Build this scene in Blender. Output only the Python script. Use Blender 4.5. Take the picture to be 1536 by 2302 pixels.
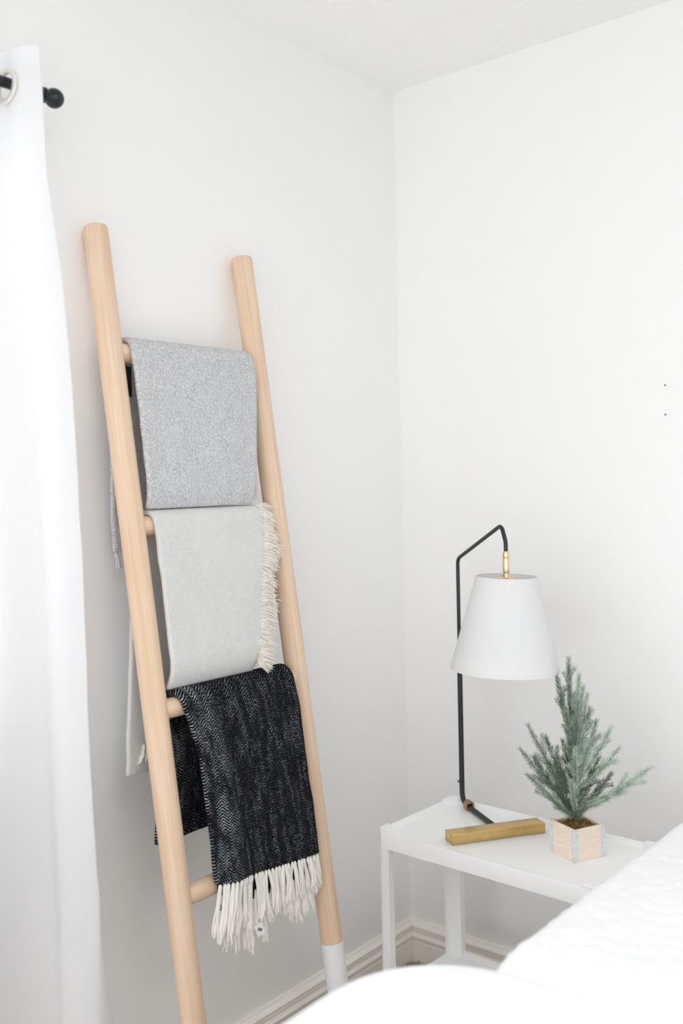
import bpy, bmesh, math, random
from mathutils import Vector, Matrix, noise

random.seed(7)
sc = bpy.context.scene
for o in list(bpy.data.objects):
    bpy.data.objects.remove(o, do_unlink=True)
COL = sc.collection

# ------------------------------------------------------------------ camera
CAM = Vector((1.6544, -2.265, 1.3738))
YAW, PITCH, ROLL = 0.6917, 0.034, -0.0231
fwd = Vector((-math.sin(YAW) * math.cos(PITCH), math.cos(YAW) * math.cos(PITCH), -math.sin(PITCH)))
rgt = Vector((math.cos(YAW), math.sin(YAW), 0))
upv = rgt.cross(fwd)
r2 = rgt * math.cos(ROLL) + upv * math.sin(ROLL)
u2 = -rgt * math.sin(ROLL) + upv * math.cos(ROLL)
cd = bpy.data.cameras.new('camera')
cd.sensor_fit = 'VERTICAL'
cd.sensor_height = 36.0
cd.sensor_width = 24.0
cd.lens = 35.0
cd.clip_start = 0.05
cd.dof.use_dof = True
cd.dof.focus_distance = 2.18
cd.dof.aperture_fstop = 1.9
cam = bpy.data.objects.new('camera', cd)
M = Matrix((r2, u2, -fwd)).transposed().to_4x4()
M.translation = CAM
cam.matrix_world = M
COL.objects.link(cam)
sc.camera = cam

# ------------------------------------------------------------------ light and exposure
sc.view_settings.view_transform = 'Standard'
sc.view_settings.look = 'None'
sc.view_settings.gamma = 1.0
sc.view_settings.use_curve_mapping = False
sc.view_settings.exposure = 0.6
sc.cycles.use_denoising = True
sc.cycles.max_bounces = 12
sc.cycles.diffuse_bounces = 12
sc.cycles.sample_clamp_indirect = 8.0
sc.cycles.glossy_bounces = 4
sc.cycles.caustics_reflective = False
sc.cycles.caustics_refractive = False
sc.cycles.use_adaptive_sampling = True
sc.cycles.adaptive_threshold = 0.06
sc.cycles.adaptive_min_samples = 20

w = bpy.data.worlds.new('daylight')
sc.world = w
w.use_nodes = True
w.node_tree.nodes['Background'].inputs[0].default_value = (0.93, 0.96, 1.0, 1)
w.node_tree.nodes['Background'].inputs[1].default_value = 1.0

RX, RY, RZ = 3.7, -3.4, 2.44           # room size


def area_light(name, loc, rot, sx, sy, watts, col=(1, 1, 1)):
    l = bpy.data.lights.new(name, 'AREA')
    l.shape = 'RECTANGLE'
    l.size, l.size_y = sx, sy
    l.energy = watts
    l.color = col
    o = bpy.data.objects.new(name, l)
    o.location = loc
    o.rotation_euler = rot
    COL.objects.link(o)


H = math.pi / 2
DAY = (0.955, 0.98, 1.0)
# daylight in the curtained window and added unseen rear and side windows, overhead fill
area_light('added_daylight_rear', (1.7, RY + 0.02, 1.18), (H, 0, 0), 2.96, 2.2, 28, DAY)  # daylight of an unseen window, put in to light the room
area_light('added_daylight_side', (RX - 0.02, -1.75, 1.35), (0, H, 0), 1.7, 2.46, 3.2, DAY)  # weaker light of a second unseen window, also put in
area_light('overhead_fill', (1.7, -1.8, RZ - 0.03), (0, 0, 0), 0.7, 0.7, 7, (0.98, 0.985, 1.0))  # fill light without a fixture, added overhead to lift the low parts
area_light('daylight_curtain', (-0.03, -2.0, 1.52), (0, -H, 0), 1.06, 1.28, 7.5, DAY)

# ------------------------------------------------------------------ materials


def mat(name, col, rough=0.6, metal=0.0, bump=None, var=None, coat=0.0, sheen=0.0, spec=0.5, coords='Object'):
    """var = (scale xyz, colour2, lo, hi); bump = (scale xyz, strength, distance)"""
    m = bpy.data.materials.new(name)
    m.use_nodes = True
    nt = m.node_tree
    b = nt.nodes['Principled BSDF']
    b.inputs['Base Color'].default_value = (*col, 1)
    b.inputs['Roughness'].default_value = rough
    b.inputs['Metallic'].default_value = metal
    b.inputs['Coat Weight'].default_value = coat
    b.inputs['Sheen Weight'].default_value = sheen
    b.inputs['Specular IOR Level'].default_value = spec
    tc = nt.nodes.new('ShaderNodeTexCoord')

    def noisetex(scale, detail=4.0):
        mp = nt.nodes.new('ShaderNodeMapping')
        mp.inputs['Scale'].default_value = scale
        nt.links.new(tc.outputs[coords], mp.inputs['Vector'])
        n = nt.nodes.new('ShaderNodeTexNoise')
        n.inputs['Scale'].default_value = 1.0
        n.inputs['Detail'].default_value = detail
        nt.links.new(mp.outputs[0], n.inputs['Vector'])
        return n
    if var:
        n = noisetex(var[0])
        r = nt.nodes.new('ShaderNodeValToRGB')
        r.color_ramp.elements[0].position = var[2]
        r.color_ramp.elements[1].position = var[3]
        r.color_ramp.elements[0].color = (*col, 1)
        r.color_ramp.elements[1].color = (*var[1], 1)
        nt.links.new(n.outputs['Fac'], r.inputs[0])
        nt.links.new(r.outputs[0], b.inputs['Base Color'])
    if bump:
        n = noisetex(bump[0], 3.0)
        bp = nt.nodes.new('ShaderNodeBump')
        bp.inputs['Strength'].default_value = bump[1]
        bp.inputs['Distance'].default_value = bump[2]
        nt.links.new(n.outputs['Fac'], bp.inputs['Height'])
        nt.links.new(bp.outputs[0], b.inputs['Normal'])
    return m




def matte(name, col, bump=None):
    m = bpy.data.materials.new(name)
    m.use_nodes = True
    nt = m.node_tree
    nt.nodes.remove(nt.nodes['Principled BSDF'])
    d = nt.nodes.new('ShaderNodeBsdfDiffuse')
    d.inputs[0].default_value = (*col, 1)
    nt.links.new(d.outputs[0], nt.nodes['Material Output'].inputs[0])
    if bump:
        tc = nt.nodes.new('ShaderNodeTexCoord')
        n = nt.nodes.new('ShaderNodeTexNoise')
        n.inputs['Scale'].default_value = bump[0]
        n.inputs['Detail'].default_value = 1.0
        bp = nt.nodes.new('ShaderNodeBump')
        bp.inputs['Strength'].default_value = bump[1]
        bp.inputs['Distance'].default_value = bump[2]
        nt.links.new(tc.outputs['Object'], n.inputs['Vector'])
        nt.links.new(n.outputs['Fac'], bp.inputs['Height'])
        nt.links.new(bp.outputs[0], d.inputs['Normal'])
    return m


M_WALL = matte('wall_paint', (0.93, 0.93, 0.925))
M_CEIL = matte('ceiling_paint', (0.94, 0.94, 0.94), (70, 0.4, 0.004))
M_BASE = mat('baseboard_paint', (0.95, 0.915, 0.855), 0.35)
M_CARPET = mat('carpet', (0.70, 0.62, 0.54), 0.95, var=((260, 260, 260), (0.88, 0.83, 0.77), 0.4, 0.65),
               bump=((300, 300, 300), 1.0, 0.01), spec=0.05)
M_WHITE = mat('white_metal', (0.92, 0.92, 0.92), 0.35)
M_TRAY = mat('white_metal_tray', (0.92, 0.925, 0.915), 0.3)
M_PAINT = mat('white_dip_paint', (0.86, 0.86, 0.87), 0.5)
M_BLACKMETAL = mat('black_metal', (0.028, 0.028, 0.032), 0.38, 0.3, bump=((900, 900, 900), 0.08, 0.0005))
M_RODMETAL = mat('dark_rod_metal', (0.012, 0.017, 0.020), 0.28, 0.2)
M_BRASS = mat('brushed_brass', (0.74, 0.52, 0.22), 0.33, 1.0, var=((40, 40, 40), (0.66, 0.45, 0.18), 0.3, 0.7))
M_BRASSLIGHT = mat('pale_brass', (0.82, 0.63, 0.38), 0.36, 1.0)
M_NUT = mat('aged_brass', (0.42, 0.28, 0.16), 0.45, 0.85)
M_DUVET = matte('white_cotton', (0.90, 0.90, 0.915))
M_QUILT = matte('white_puckered_cotton', (0.90, 0.90, 0.905))
M_MATTRESS = matte('mattress_ticking', (0.92, 0.92, 0.92))
M_MOSS = mat('moss', (0.16, 0.085, 0.025), 0.95, var=((160, 160, 160), (0.40, 0.26, 0.10), 0.35, 0.65))
M_ZINC = mat('zinc_strip', (0.70, 0.74, 0.73), 0.5, 0.25, var=((120, 120, 120), (0.82, 0.85, 0.83), 0.35, 0.65))
M_TRUNK = mat('bark', (0.11, 0.10, 0.08), 0.9)
M_TWIG = mat('green_twig', (0.16, 0.19, 0.14), 0.9)
M_FRINGE = mat('cream_yarn', (0.93, 0.90, 0.86), 0.95, spec=0.05)
M_FRINGE2 = mat('ivory_yarn', (0.92, 0.885, 0.82), 0.95, spec=0.05)
M_GREYYARN = mat('grey_yarn', (0.70, 0.70, 0.715), 0.95, spec=0.05)
M_TAG = mat('white_tag', (0.88, 0.88, 0.88), 0.7)
M_INK = mat('black_label', (0.02, 0.02, 0.025), 0.8)
M_GROMMET = mat('grommet', (0.80, 0.76, 0.70), 0.35, 0.3)
M_FRAME = mat('window_frame_paint', (0.85, 0.85, 0.85), 0.5)


def glass_mat():
    m = bpy.data.materials.new('window_glass')
    m.use_nodes = True
    b = m.node_tree.nodes['Principled BSDF']
    b.inputs['Base Color'].default_value = (1, 1, 1, 1)
    b.inputs['Roughness'].default_value = 0.0
    b.inputs['Transmission Weight'].default_value = 1.0
    return m


M_GLASS = glass_mat()


def cloth_trans(name, col, tr):
    m = bpy.data.materials.new(name)
    m.use_nodes = True
    nt = m.node_tree
    nt.nodes.remove(nt.nodes['Principled BSDF'])
    d = nt.nodes.new('ShaderNodeBsdfDiffuse')
    t = nt.nodes.new('ShaderNodeBsdfTranslucent')
    mx = nt.nodes.new('ShaderNodeMixShader')
    d.inputs[0].default_value = (*col, 1)
    t.inputs[0].default_value = (*col, 1)
    mx.inputs[0].default_value = tr
    nt.links.new(d.outputs[0], mx.inputs[1])
    nt.links.new(t.outputs[0], mx.inputs[2])
    nt.links.new(mx.outputs[0], nt.nodes['Material Output'].inputs[0])
    return m


M_CURTAIN = cloth_trans('curtain_cotton', (0.945, 0.945, 0.955), 0.38)
M_SHADE = cloth_trans('shade_linen', (0.90, 0.90, 0.905), 0.22)
M_SHADEIN = mat('shade_lining', (0.95, 0.92, 0.87), 0.8)


def wood_mat(name, c1, c2, c3, sxy=55.0, sz=2.2, axis=2):
    m = bpy.data.materials.new(name)
    m.use_nodes = True
    nt = m.node_tree
    b = nt.nodes['Principled BSDF']
    b.inputs['Roughness'].default_value = 0.55
    b.inputs['Specular IOR Level'].default_value = 0.3
    tc = nt.nodes.new('ShaderNodeTexCoord')
    oi = nt.nodes.new('ShaderNodeObjectInfo')
    ad = nt.nodes.new('ShaderNodeVectorMath')
    ad.operation = 'ADD'
    mul = nt.nodes.new('ShaderNodeVectorMath')
    mul.operation = 'MULTIPLY'
    mul.inputs[1].default_value = (3, 5, 7)
    nt.links.new(oi.outputs['Random'], mul.inputs[0])
    nt.links.new(tc.outputs['Object'], ad.inputs[0])
    nt.links.new(mul.outputs[0], ad.inputs[1])

    def nz(scale, det, dist=0.0):
        scale = list(scale)
        scale[2], scale[axis] = scale[axis], scale[2]
        mp = nt.nodes.new('ShaderNodeMapping')
        mp.inputs['Scale'].default_value = scale
        nt.links.new(ad.outputs[0], mp.inputs[0])
        n = nt.nodes.new('ShaderNodeTexNoise')
        n.inputs['Scale'].default_value = 1
        n.inputs['Detail'].default_value = det
        n.inputs['Distortion'].default_value = dist
        nt.links.new(mp.outputs[0], n.inputs[0])
        return n
    n1 = nz((sxy, sxy, sz), 4, 0.6)
    n2 = nz((sxy * 5, sxy * 5, sz * 2), 4, 0.3)
    n3 = nz((22, 22, 5.0), 2)
    r1 = nt.nodes.new('ShaderNodeValToRGB')
    e = r1.color_ramp.elements
    e[0].position, e[0].color = 0.30, (*c1, 1)
    e[1].position, e[1].color = 0.70, (*c2, 1)
    nt.links.new(n1.outputs['Fac'], r1.inputs[0])
    mx = nt.nodes.new('ShaderNodeMix')
    mx.data_type = 'RGBA'
    mr = nt.nodes.new('ShaderNodeMapRange')
    mr.inputs[1].default_value, mr.inputs[2].default_value = 0.45, 0.72
    mr.inputs[4].default_value = 0.55
    nt.links.new(n3.outputs['Fac'], mr.inputs[0])
    nt.links.new(mr.outputs[0], mx.inputs[0])
    nt.links.new(r1.outputs[0], mx.inputs[6])
    mx.inputs[7].default_value = (*c3, 1)
    mx2 = nt.nodes.new('ShaderNodeMix')
    mx2.data_type = 'RGBA'
    mx2.blend_type = 'MULTIPLY'
    mr2 = nt.nodes.new('ShaderNodeMapRange')
    mr2.inputs[1].default_value, mr2.inputs[2].default_value = 0.35, 0.75
    mr2.inputs[4].default_value = 0.60
    nt.links.new(n2.outputs['Fac'], mr2.inputs[0])
    nt.links.new(mr2.outputs[0], mx2.inputs[0])
    nt.links.new(mx.outputs[2], mx2.inputs[6])
    mx2.inputs[7].default_value = (0.86, 0.74, 0.60, 1)
    nt.links.new(mx2.outputs[2], b.inputs['Base Color'])
    return m


M_WOOD = wood_mat('pale_wood', (0.76, 0.55, 0.385), (0.84, 0.66, 0.50), (0.86, 0.72, 0.59))
M_CRATE = wood_mat('pink_pine', (0.95, 0.81, 0.71), (0.97, 0.87, 0.79), (0.95, 0.82, 0.70), 60, 14, 0)


def weave_mat(name, kind):
    """Fabrics drawn on the UV map in metres (u across, v along the cloth)."""
    m = bpy.data.materials.new(name)
    m.use_nodes = True
    nt = m.node_tree
    L = nt.links
    b = nt.nodes['Principled BSDF']
    b.inputs['Roughness'].default_value = 0.95
    b.inputs['Specular IOR Level'].default_value = 0.08
    tc = nt.nodes.new('ShaderNodeTexCoord')

    def math_(op, a, bb=None, c=None):
        n = nt.nodes.new('ShaderNodeMath')
        n.operation = op
        for i, v in enumerate((a, bb, c)):
            if v is None:
                continue
            if isinstance(v, (int, float)):
                n.inputs[i].default_value = v
            else:
                L.new(v, n.inputs[i])
        return n.outputs[0]

    def nz(scale, det=3.0, rough=0.5):
        mp = nt.nodes.new('ShaderNodeMapping')
        mp.inputs['Scale'].default_value = (*scale, 1)
        L.new(tc.outputs['UV'], mp.inputs[0])
        n = nt.nodes.new('ShaderNodeTexNoise')
        n.noise_dimensions = '2D'
        n.inputs['Scale'].default_value = 1
        n.inputs['Detail'].default_value = det
        n.inputs['Roughness'].default_value = rough
        L.new(mp.outputs[0], n.inputs[0])
        return n.outputs['Fac']

    def ramp(fac, lo, hi):
        r = nt.nodes.new('ShaderNodeMapRange')
        r.interpolation_type = 'SMOOTHSTEP'
        r.inputs[1].default_value, r.inputs[2].default_value = lo, hi
        L.new(fac, r.inputs[0])
        return r.outputs[0]

    def mixcol(fac, c1, c2):
        x = nt.nodes.new('ShaderNodeMix')
        x.data_type = 'RGBA'
        L.new(fac, x.inputs[0])
        for k, c in ((6, c1), (7, c2)):
            if isinstance(c, tuple):
                x.inputs[k].default_value = (*c, 1)
            else:
                L.new(c, x.inputs[k])
        return x.outputs[2]
    sep = nt.nodes.new('ShaderNodeSeparateXYZ')
    L.new(tc.outputs['UV'], sep.inputs[0])
    U, V = sep.outputs[0], sep.outputs[1]
    if kind == 'herringbone':
        P, Q = 0.0198, 0.0060
        jit = math_('MULTIPLY', math_('SUBTRACT', nz((30, 45)), 0.5), 0.006)
        uu = math_('ADD', U, jit)
        fr = math_('FRACT', math_('DIVIDE', uu, P))
        tri = math_('ABSOLUTE', math_('SUBTRACT', fr, 0.5))          # 0..0.5
        vv = math_('ADD', V, math_('MULTIPLY', tri, P * 0.95))
        st = math_('FRACT', math_('DIVIDE', vv, Q))
        st = math_('ABSOLUTE', math_('SUBTRACT', st, 0.5))            # 0..0.5
        thread = ramp(st, 0.27, 0.40)
        # broken threads: fine noise along the column, streaks of lighter yarn
        fine = ramp(nz((560, 170), 3, 0.7), 0.42, 0.66)
        streak = ramp(nz((62, 13), 4, 0.7), 0.43, 0.66)
        left = math_('MULTIPLY', ramp(U, 0.085, 0.03), ramp(nz((45, 14), 3, 0.6), 0.30, 0.62))   # lighter yarn along the left selvedge
        amount = math_('MAXIMUM', math_('MULTIPLY', streak, 0.70), left)
        white = math_('MULTIPLY', math_('MULTIPLY', thread, math_('MAXIMUM', fine, math_('MULTIPLY', left, 0.4))),
                      math_('ADD', math_('MULTIPLY', amount, 0.95), 0.15))
        yarn = mixcol(ramp(nz((120, 40), 2), 0.4, 0.6), (0.50, 0.64, 0.66), (0.86, 0.87, 0.89))
        col = mixcol(white, (0.0060, 0.0060, 0.0095), yarn)
        L.new(col, b.inputs['Base Color'])
        hgt, dist = math_('MULTIPLY', st, 2.0), 0.0022
    elif kind == 'wool':
        vo = nt.nodes.new('ShaderNodeTexVoronoi')
        mp = nt.nodes.new('ShaderNodeMapping')
        mp.inputs['Scale'].default_value = (330, 270, 1)
        L.new(tc.outputs['UV'], mp.inputs[0])
        L.new(mp.outputs[0], vo.inputs[0])
        vo.inputs['Scale'].default_value = 1.0
        spk = ramp(nz((260, 230), 3, 0.7), 0.34, 0.66)
        blot = ramp(nz((45, 30), 3), 0.3, 0.7)
        rib = math_('ABSOLUTE', math_('SUBTRACT', math_('FRACT', math_('DIVIDE', U, 0.0052)), 0.5))
        c1 = mixcol(spk, (0.45, 0.455, 0.47), (0.75, 0.75, 0.76))
        c2 = mixcol(math_('MULTIPLY', blot, 0.35), c1, (0.76, 0.76, 0.765))
        col = mixcol(math_('MULTIPLY', ramp(vo.outputs['Distance'], 0.35, 0.75), 0.55), c2, (0.46, 0.46, 0.475))
        L.new(col, b.inputs['Base Color'])
        hgt, dist = math_('ADD', math_('MULTIPLY', vo.outputs['Distance'], -1.0), rib), 0.0014
    else:
        a = nz((900, 60), 2)
        c = nz((60, 900), 2)
        wv = math_('MULTIPLY', math_('ADD', a, c), 0.5)
        blot = nz((14, 6), 4)
        col = mixcol(ramp(wv, 0.36, 0.62), (0.66, 0.66, 0.645), (0.745, 0.745, 0.73))
        col = mixcol(math_('MULTIPLY', ramp(blot, 0.4, 0.7), 0.4), col, (0.76, 0.76, 0.745))
        L.new(col, b.inputs['Base Color'])
        hgt, dist = math_('ADD', wv, math_('MULTIPLY', nz((40, 9)), 1.5)), 0.0016
    bp = nt.nodes.new('ShaderNodeBump')
    bp.inputs['Strength'].default_value = 0.7
    bp.inputs['Distance'].default_value = dist
    L.new(hgt, bp.inputs['Height'])
    L.new(bp.outputs[0], b.inputs['Normal'])
    return m


M_HERR = weave_mat('herringbone_weave', 'herringbone')
M_WOOL = weave_mat('grey_wool_weave', 'wool')
M_LINEN = weave_mat('cream_linen_weave', 'linen')


def needle_mat(name, a, bcol):
    m = mat(name, a, 0.7, var=((70, 70, 70), bcol, 0.35, 0.65), spec=0.2)
    return m


NEEDLES = [needle_mat('needle_dark', (0.13, 0.175, 0.125), (0.26, 0.33, 0.255)),
           needle_mat('needle_mid', (0.24, 0.315, 0.24), (0.42, 0.51, 0.42)),
           needle_mat('needle_frost', (0.40, 0.50, 0.41), (0.66, 0.75, 0.67)),
           needle_mat('needle_grey', (0.28, 0.33, 0.275), (0.52, 0.57, 0.51))]

# ------------------------------------------------------------------ mesh helpers


def tag(o, label=None, cat=None, group=None, kind=None):
    if label:
        o['label'] = label
    if cat:
        o['category'] = cat
    if group:
        o['group'] = group
    if kind:
        o['kind'] = kind
    return o


def empty(name, loc, label, cat, group=None):
    o = bpy.data.objects.new(name, None)
    o.empty_display_size = 0.05
    o.location = loc
    COL.objects.link(o)
    return tag(o, label, cat, group)


def link(name, bm, m, parent=None, smooth=False, loc=None, rot=None, world=True):
    """bm in world coordinates (world=True) is re-expressed in the parent's frame."""
    me = bpy.data.meshes.new(name)
    off = Vector((0, 0, 0))
    p = parent
    while p is not None:
        off += p.location
        p = p.parent
    if world and loc is None and off.length > 0:
        bmesh.ops.translate(bm, verts=bm.verts, vec=-off)
    bmesh.ops.recalc_face_normals(bm, faces=bm.faces)
    bm.to_mesh(me)
    bm.free()
    me.materials.append(m)
    if smooth:
        for p_ in me.polygons:
            p_.use_smooth = True
    o = bpy.data.objects.new(name, me)
    COL.objects.link(o)
    if parent is not None:
        o.parent = parent
    if loc is not None:
        o.location = Vector(loc) - (off if world else Vector((0, 0, 0)))
    if rot is not None:
        o.rotation_euler = rot
    return o


def smooth_by_angle(o, ang=40):
    me = o.data
    for p in me.polygons:
        p.use_smooth = True
    bm = bmesh.new()
    bm.from_mesh(me)
    for e in bm.edges:
        if len(e.link_faces) == 2 and e.calc_face_angle(0) > math.radians(ang):
            e.smooth = False
    bm.to_mesh(me)
    bm.free()


def box(bm, lo, hi, bev=0.0, seg=2):
    r = bmesh.ops.create_cube(bm, size=1.0)
    vs = r['verts']
    for v in vs:
        v.co = Vector([lo[i] if v.co[i] < 0 else hi[i] for i in range(3)])
    if bev > 0:
        es = list({e for v in vs for e in v.link_edges})
        bmesh.ops.bevel(bm, geom=es, offset=bev, segments=seg, profile=0.5, affect='EDGES')
    return vs


def tube(bm, pts, rad, sides=12, cap=True):
    pts = [Vector(p) for p in pts]
    n = len(pts)
    rads = rad if isinstance(rad, (list, tuple)) else [rad] * n
    t0 = (pts[1] - pts[0]).normalized()
    ref = Vector((0, 0, 1)) if abs(t0.z) < 0.9 else Vector((1, 0, 0))
    nrm = t0.cross(ref).normalized()
    rings = []
    for i in range(n):
        t = (pts[min(i + 1, n - 1)] - pts[max(i - 1, 0)]).normalized()
        nrm = (nrm - t * nrm.dot(t)).normalized()
        bn = t.cross(nrm)
        rings.append([bm.verts.new(pts[i] + (nrm * math.cos(2 * math.pi * k / sides) + bn * math.sin(2 * math.pi * k / sides)) * rads[i])
                      for k in range(sides)])
    for i in range(n - 1):
        for k in range(sides):
            bm.faces.new((rings[i][k], rings[i][(k + 1) % sides], rings[i + 1][(k + 1) % sides], rings[i + 1][k]))
    if cap:
        bm.faces.new(rings[0][::-1])
        bm.faces.new(rings[-1])
    return rings


def lathe(bm, prof, mtx=None, sides=48, close=False):
    """prof: list of (r, z)."""
    rings = []
    for r, z in prof:
        if r < 1e-6:
            v = bm.verts.new((0, 0, z))
            rings.append([v])
        else:
            rings.append([bm.verts.new((r * math.cos(2 * math.pi * k / sides), r * math.sin(2 * math.pi * k / sides), z)) for k in range(sides)])
    pairs = list(zip(rings, rings[1:]))
    if close:
        pairs.append((rings[-1], rings[0]))
    for a, b in pairs:
        for k in range(sides):
            k2 = (k + 1) % sides
            if len(a) == 1 and len(b) == 1:
                continue
            if len(a) == 1:
                bm.faces.new((a[0], b[k], b[k2]))
            elif len(b) == 1:
                bm.faces.new((a[k], b[0], a[k2]))
            else:
                bm.faces.new((a[k], b[k], b[k2], a[k2]))
    if mtx is not None:
        vs = [v for r in rings for v in r]
        bmesh.ops.transform(bm, matrix=mtx, verts=vs)


def prism(bm, poly, z0, z1):
    a = [bm.verts.new((x, y, z0)) for x, y in poly]
    b = [bm.verts.new((x, y, z1)) for x, y in poly]
    n = len(poly)
    for i in range(n):
        bm.faces.new((a[i], a[(i + 1) % n], b[(i + 1) % n], b[i]))
    bm.faces.new(a[::-1])
    bm.faces.new(b)


def curve_pts(ctrl, n=10):
    """Catmull-Rom through control points."""
    c = [Vector(p) for p in ctrl]
    c = [c[0] * 2 - c[1]] + c + [c[-1] * 2 - c[-2]]
    out = []
    for i in range(1, len(c) - 2):
        for k in range(n):
            t = k / n
            p0, p1, p2, p3 = c[i - 1:i + 3]
            out.append(0.5 * ((2 * p1) + (p2 - p0) * t + (2 * p0 - 5 * p1 + 4 * p2 - p3) * t * t + (3 * p1 - p0 - 3 * p2 + p3) * t ** 3))
    out.append(c[-2].copy())
    return out


def bend_pts(poly, rads, seg=8):
    """Polyline whose corners are rounded by the given bend radii."""
    P = [Vector(p) for p in poly]
    out = [P[0]]
    for i in range(1, len(P) - 1):
        a, b, c = P[i - 1], P[i], P[i + 1]
        d1, d2 = (a - b).normalized(), (c - b).normalized()
        ang = d1.angle(d2)
        t = min(rads[i - 1] / math.tan(ang / 2), (a - b).length * 0.49, (c - b).length * 0.49)
        s, e = b + d1 * t, b + d2 * t
        for k in range(seg + 1):
            q = k / seg
            out.append(s * (1 - q) ** 2 + b * 2 * q * (1 - q) + e * q * q)
    out.append(P[-1])
    return out


def lerp_table(tab, x):
    tab = sorted(tab)
    if x <= tab[0][0]:
        return tab[0][1]
    for (a, va), (b, vb) in zip(tab, tab[1:]):
        if x <= b:
            return va + (vb - va) * (x - a) / (b - a)
    return tab[-1][1]


# ------------------------------------------------------------------ room shell
T = 0.12


def wall_with_hole(name, axis, at, inward, a0, a1, h0, h1, z1=RZ):
    """Wall in plane axis=at, thickness away from the room, with one opening."""
    bm = bmesh.new()
    lo_t, hi_t = (at - T, at) if inward > 0 else (at, at + T)
    other = 1 - axis
    full0, full1 = (RY - T, 0.0) if axis == 0 else (0.0, RX)

    def seg(b0, b1, c0, c1):
        lo, hi = [0, 0, c0], [0, 0, c1]
        lo[axis], hi[axis] = lo_t, hi_t
        lo[other], hi[other] = b0, b1
        box(bm, lo, hi)
    if a0 is None:
        seg(full0, full1, 0, z1)
    else:
        seg(full0, a0, 0, z1)
        seg(a1, full1, 0, z1)
        seg(a0, a1, 0, h0)
        seg(a0, a1, h1, z1)
    return tag(link(name, bm, M_WALL), kind='structure')


wall_with_hole('wall_left', 0, 0.0, 1, -2.66, -1.34, 0.97, 2.07)
bmr = bmesh.new()
box(bmr, (-T, 0, 0), (RX + T, T, RZ))
tag(link('wall_right', bmr, M_WALL), kind='structure')
wall_with_hole('wall_side', 0, RX, -1, -3.0, -0.5, 0.48, 2.22)
wall_with_hole('wall_rear', 1, RY, 1, 0.2, 3.2, 0.06, 2.30)
bm = bmesh.new()
box(bm, (-T, RY - T, -0.1), (RX + T, T, 0.0))
tag(link('floor', bm, M_CARPET), kind='structure')
bm = bmesh.new()
box(bm, (-T, RY - T, RZ), (RX + T, T, RZ + 0.1))
tag(link('ceiling', bm, M_CEIL), kind='structure')


def window(name, axis, at, a0, a1, h0, h1):
    other = 1 - axis
    def seg(bm, b0, b1, c0, c1, t=0.03):
        lo, hi = [0, 0, c0], [0, 0, c1]
        lo[axis], hi[axis] = at - t / 2, at + t / 2
        lo[other], hi[other] = b0, b1
        box(bm, lo, hi, 0.003, 1)
    bm = bmesh.new()
    fw = 0.05
    seg(bm, a0, a0 + fw, h0, h1)
    seg(bm, a1 - fw, a1, h0, h1)
    seg(bm, a0, a1, h0, h0 + fw)
    seg(bm, a0, a1, h1 - fw, h1)
    mid = (a0 + a1) / 2
    seg(bm, mid - fw / 2, mid + fw / 2, h0, h1)
    o = tag(link(name, bm, M_FRAME), kind='structure')
    for b0, b1 in ((a0 + fw, mid - fw / 2), (mid + fw / 2, a1 - fw)):
        bm = bmesh.new()
        seg(bm, b0, b1, h0 + fw, h1 - fw, 0.005)
        link('pane', bm, M_GLASS, o)


window('window_1', 0, -0.08, -2.66, -1.34, 0.97, 2.07)
window('added_window_2', 0, RX + 0.08, -3.0, -0.5, 0.48, 2.22)  # unseen window, added for the side light
window('added_window_3', 1, RY - 0.08, 0.2, 3.2, 0.06, 2.30)  # unseen glazing, added for the light from behind

# baseboards: moulded profile (depth from wall, height)
PROF = [(0, 0), (0.014, 0), (0.014, 0.060), (0.0115, 0.0615), (0.0120, 0.0645), (0.0150, 0.0675), (0.0168, 0.073), (0.0168, 0.0775),
        (0.0135, 0.0805), (0.0110, 0.085), (0.0115, 0.0905), (0.0140, 0.0945), (0.0100, 0.0955), (0.0100, 0.0990), (0.0145, 0.1005), (0.0155, 0.1045),
        (0.0125, 0.1085), (0.0065, 0.1125), (0.0050, 0.1165), (0.0035, 0.1193), (0, 0.1193)]


def baseboard(name, side):
    bm = bmesh.new()
    ends = []
    for far in (0, 1):
        ring = []
        for d, h in PROF:
            d = d * 1.15
            if side == 'left':
                ring.append(bm.verts.new((d, -d - 0.0004 if not far else RY, h)))
            else:
                ring.append(bm.verts.new((d + 0.0004 if not far else RX, -d, h)))
        ends.append(ring)
    n = len(PROF)
    for i in range(n):
        bm.faces.new((ends[0][i], ends[0][(i + 1) % n], ends[1][(i + 1) % n], ends[1][i]))
    bm.faces.new(ends[0][::-1])
    bm.faces.new(ends[1])
    o = tag(link(name, bm, M_BASE), kind='structure')
    smooth_by_angle(o, 35)


baseboard('baseboard_left', 'left')
baseboard('baseboard_right', 'right')

# carpet pile near the corner, where the photo shows it
bm = bmesh.new()
rnd = random.Random(3)
for i in range(9000):
    x, y = rnd.uniform(0.02, 0.62), rnd.uniform(-0.72, -0.02)
    h = rnd.uniform(0.006, 0.012)
    r = rnd.uniform(0.0018, 0.003)
    dx, dy = rnd.uniform(-.004, .004), rnd.uniform(-.004, .004)
    a = rnd.uniform(0, 6.28)
    base = [bm.verts.new((x + r * math.cos(a + k * 2.094), y + r * math.sin(a + k * 2.094), -0.001)) for k in range(3)]
    tip = [bm.verts.new((x + dx + .7 * r * math.cos(a + k * 2.094), y + dy + .7 * r * math.sin(a + k * 2.094), h)) for k in range(3)]
    for k in range(3):
        bm.faces.new((base[k], base[(k + 1) % 3], tip[(k + 1) % 3], tip[k]))
    bm.faces.new(tip)
o = link('carpet_pile', bm, M_CARPET)
tag(o, 'beige tufted carpet pile on the floor in the corner', 'carpet', kind='stuff')

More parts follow.
